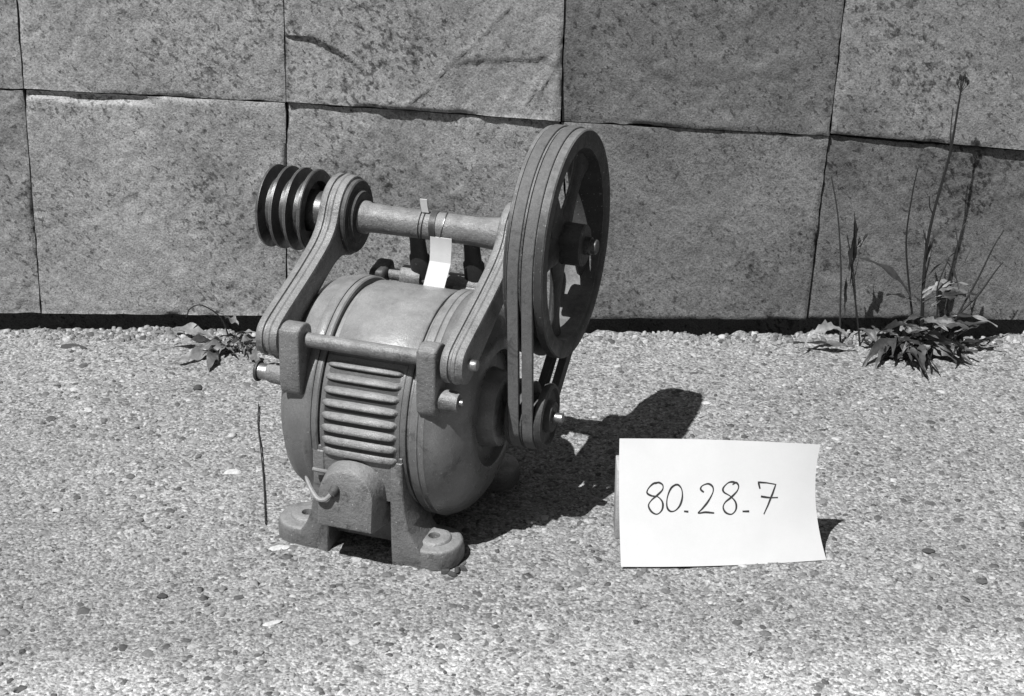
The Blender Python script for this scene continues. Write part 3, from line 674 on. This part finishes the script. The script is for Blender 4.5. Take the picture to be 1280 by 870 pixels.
_, P = add_stem(weed, [loc(q) for q in ((.615, 1.945, 0), (.608, 1.95, .132), (.612, 1.95, .205), (.626, 1.95, .294), (.630, 1.95, .357), (.632, 1.95, .395))], .0028, .0012)
for dx, dz, tip in ((-.006, .012, 1), (0, .016, 1), (.006, .014, 1), (.003, .019, 1), (-.003, .018, 1), (.009, .010, 1)):
    b = P[-3]; add_stem(weed, [tuple(b), (b[0] + dx * .5, b[1], b[2] + dz * .6), (b[0] + dx, b[1] + dx * .3, b[2] + dz)], .0007, .0006, 'bud_stalk')
    mb = MB(); c = Vector((b[0] + dx, b[1] + dx * .3, b[2] + dz)); mb.tube([c, c + Vector((dx * .05, 0, .002)), c + Vector((dx * .1, 0, .005)), c + Vector((dx * .1, 0, .008))], [.0009, .0021, .0019, .0008], 7); mb.obj('flower_bud', M['stem'], weed)
add_stem(weed, [loc(q) for q in ((.627, 1.95, .296), (.623, 1.948, .335), (.623, 1.948, .362))], .0009, .0007)
add_stem(weed, [loc(q) for q in ((.612, 1.95, .207), (.605, 1.948, .22), (.603, 1.946, .235))], .001, .0007)
for pts in (((.607, 1.948, .01), (.590, 1.95, .09), (.577, 1.95, .168), (.579, 1.95, .24), (.583, 1.95, .276)), ((.640, 1.945, 0), (.647, 1.95, .051), (.651, 1.95, .12), (.656, 1.95, .181), (.664, 1.95, .198)),
            ((.645, 1.94, 0), (.662, 1.94, .055), (.685, 1.94, .111), (.702, 1.94, .160), (.715, 1.94, .188)), ((.62, 1.94, 0), (.632, 1.94, .06), (.628, 1.94, .10), (.640, 1.94, .145)), ((.665, 1.94, .06), (.69, 1.94, .09), (.71, 1.94, .125), (.72, 1.94, .14))):
    add_stem(weed, [loc(q) for q in pts], .0019, .0008)
def stem_leaf(base, az, L, Wd, c0, c1, sd, m='leaf', lb=0): add_leaf(weed, loc(base), az, L, Wd, (c0, c1), lb, sd, m, .15)
stem_leaf((.590, 1.94, .085), 2.95, .105, .0055, 1.05, .2, 501); stem_leaf((.596, 1.945, .09), .35, .08, .006, .9, .9, 502)
stem_leaf((.608, 1.945, .09), .2, .075, .006, .6, -.3, 503, 'dryleaf', 7); stem_leaf((.61, 1.945, .075), -.25, .08, .006, .6, -.1, 504, 'dryleaf', 7)
stem_leaf((.609, 1.947, .13), 1.0, .05, .006, 1.2, .9, 505); stem_leaf((.612, 1.947, .16), .3, .03, .004, 1.2, 1.0, 506); stem_leaf((.608, 1.947, .14), 2.8, .045, .004, 1.5, 1.3, 507)
stem_leaf((.655, 1.945, .12), .3, .045, .005, .8, 1.2, 508); stem_leaf((.66, 1.945, .1), 2.8, .05, .004, 1.2, 1.0, 509); stem_leaf((.64, 1.94, .05), -.4, .085, .007, .6, -.5, 510, 'dryleaf', 5)
stem_leaf((.652, 1.945, .16), 2.6, .03, .004, 1.3, 1.2, 511)
# slender withered stalk to its left
wx, wy = .525, 1.955
weed2 = tag(empty('withered_stalk', (.469, 2.160, 0)), 'thin dark withered stalk leaning on the wall joint beside the tall weed', 'weed')
weed2.scale = (.9, .9, .93)
add_stem(weed2, [loc(q) for q in ((.498, 1.957, 0), (.494, 1.96, .05), (.489, 1.96, .12), (.478, 1.962, .20), (.464, 1.964, .258))], .0017, .0009)
add_stem(weed2, [loc(q) for q in ((.527, 1.952, 0), (.519, 1.955, .047), (.508, 1.957, .10), (.499, 1.96, .15))], .0016, .001)
for b, az, L, wd, c0, c1, sd in (((.503, 1.955, .10), 2.4, .11, .008, 1.65, 1.5, 601), ((.500, 1.955, .12), 1.2, .07, .006, 1.5, 1.7, 602), ((.502, 1.955, .15), .2, .035, .006, .5, 1.1, 603), ((.505, 1.955, .09), 3.0, .06, .006, 1.75, 1.6, 604), ((.5, 1.955, .05), 2.2, .06, .005, 1.4, 1.7, 605)):
    add_leaf(weed2, loc(b), az, L, wd, (c0, c1), 3, sd, 'stem', .5)
add_leaf(weed2, (-.02, -.01, .02), 3.05, .085, .008, (1.0, -1.2), 8, 611, 'dryleaf', .5); add_leaf(weed2, (-.01, -.02, .01), 3.3, .09, .007, (.2, -.1), 0, 612, 'dryleaf')
# small rosette by the left stones
wx, wy = -.425, 1.935
weed3 = tag(empty('small_weed', (-.380, 2.145, 0)), 'low crumpled weed rosette at the wall foot behind the motor arm', 'weed')
weed3.scale = (.92, .92, .92)
for k in range(46):
    az = rr.uniform(0, 6.283); L = rr.uniform(.022, .05) * (1 if math.sin(az) < .3 else .6)
    add_leaf(weed3, (.012 + rr.uniform(-.03, .03), rr.uniform(-.03, .015), rr.uniform(.003, .012)), az, L, L * rr.uniform(.09, .16), (rr.uniform(.1, 1.1), rr.uniform(-.9, .3)), rr.choice((0, 3)), 700 + k, rr.choice(('leaf', 'dryleaf', 'dryleaf')))
for az, L, wd, dx, dy, h, c in ((-1.9, .05, .009, -.01, -.035, .006, (.3, -.4)), (-2.6, .06, .008, -.015, -.03, .005, (.3, -.3)), (-.9, .045, .008, .03, -.03, .008, (.4, -.6)), (3.0, .075, .008, -.02, .005, .01, (.6, -.5)), (3.3, .07, .010, -.015, -.005, .008, (.5, -.6)), (-.5, .05, .006, .04, -.02, .006, (.5, -.6))):
    add_leaf(weed3, (dx, dy, h), az, L, wd, c, 0, int(900 + L * 1000 + wd * 1e5), 'dryleaf')
add_leaf(weed3, (-.004, 0, .048), -.2, .024, .009, (.1, -.5), 0, 951, 'dryleaf')
add_stem(weed3, [(0, .01, .005), (-.012, .012, .042), (-.038, .012, .062), (-.055, .01, .058), (-.062, .008, .044)], .0012, .0008)

# ------------------------------------------------------------ loose bits on the paving
tagw = MB(); P = catmull([(-.317, 1.968, .003), (-.310, 1.91, .003), (-.300, 1.857, .003), (-.283, 1.76, .003), (-.270, 1.674, .0025)], 6); tagw.tube(P, .0008, 6)  # hair-thin dark line, modelled as a strand lying flat
tag(tagw.obj('thin_strand', M['darkwire']), 'thin dark straight strand lying on the paving left of the motor', 'wire')
def pebble(name, x, y, sx, sy, sz, mat, label, seed, cat='pebble', rz=0.):
    r = np.random.default_rng(seed); mb = MB(); rings = []
    for j, (q, z) in enumerate(((.55, -.3), (.95, .05), (1, .4), (.75, .8), (.35, 1))):
        rings.append([(sx * q * math.cos(a) * r.uniform(.8, 1.15), sy * q * math.sin(a) * r.uniform(.8, 1.15), sz * z * r.uniform(.85, 1.1)) for a in np.linspace(0, 6.283, 10)[:-1]])
    mb.loft(rings); o = mb.obj(name, mat, None, 35); o.location = (x, y, float(ground_z(np.array(x), np.array(y)))); o.rotation_euler = (0, 0, rz); return tag(o, label, cat)
def plain(name, v):
    g = NG(name); co = g.n('ShaderNodeTexCoord').outputs['Object']; n = g.noise(co, 300, 4, .7); g.l(g.ramp(n, [(.3, v * .7), (.7, v * 1.25)]), g.b.inputs['Base Color']); g.b.inputs['Roughness'].default_value = .9
    g.l(g.bump(n, .5, .001), g.b.inputs['Normal']); return g.m
md, ml = plain('dark_pebble', .035), plain('pale_stone_chip', .35)
pebble('pebble', -.401, 2.015, .006, .006, .006, md, 'small dark pebble on the paving behind the thin dark strand', 1)
pebble('pebble', -.357, 1.530, .006, .0035, .005, md, 'dark oval pebble on the open paving in front of the left foot', 2)
pebble('stone_chip', -.238, 1.480, .010, .004, .002, ml, 'bright white chip on the open paving before the motor', 3, 'stone chip', .5)
pebble('stone_chip', -.250, 1.625, .012, .006, .0015, ml, 'pale flat chip touching the motor left foot', 4, 'stone chip', .2)
pebble('stone_chip', -.325, 1.797, .010, .008, .0015, ml, 'pale round chip beside the thin dark strand', 6, 'stone chip', .2)
pebble('stone_chip', .245, 1.984, .006, .005, .002, ml, 'small pale chip at the tip of the pulley shadow', 8, 'stone chip', .2)
pebble('pebble', .094, 1.610, .0045, .002, .002, md, 'tiny dark sliver beside the lower corner of the card', 9, 'pebble', -.6)
pebble('pebble', .450, 1.628, .007, .005, .003, md, 'dark angular pebble right of the white card', 10)
pebble('pebble', -.594, 2.140, .022, .014, .0015, md, 'flat dark stone patch near the foot of the left wall', 11)
for k, (x, y, a) in enumerate(((-.068, 1.581, .2), (-.056, 1.583, 1.4), (-.050, 1.588, 2.3), (-.061, 1.576, -.5))):
    pebble('crumb', x, y, .006, .003, .005, md, 'dark crumb of rust dirt beside the motor right foot', 30 + k, 'crumb', a)['group'] = 'dirt crumbs at the right foot'
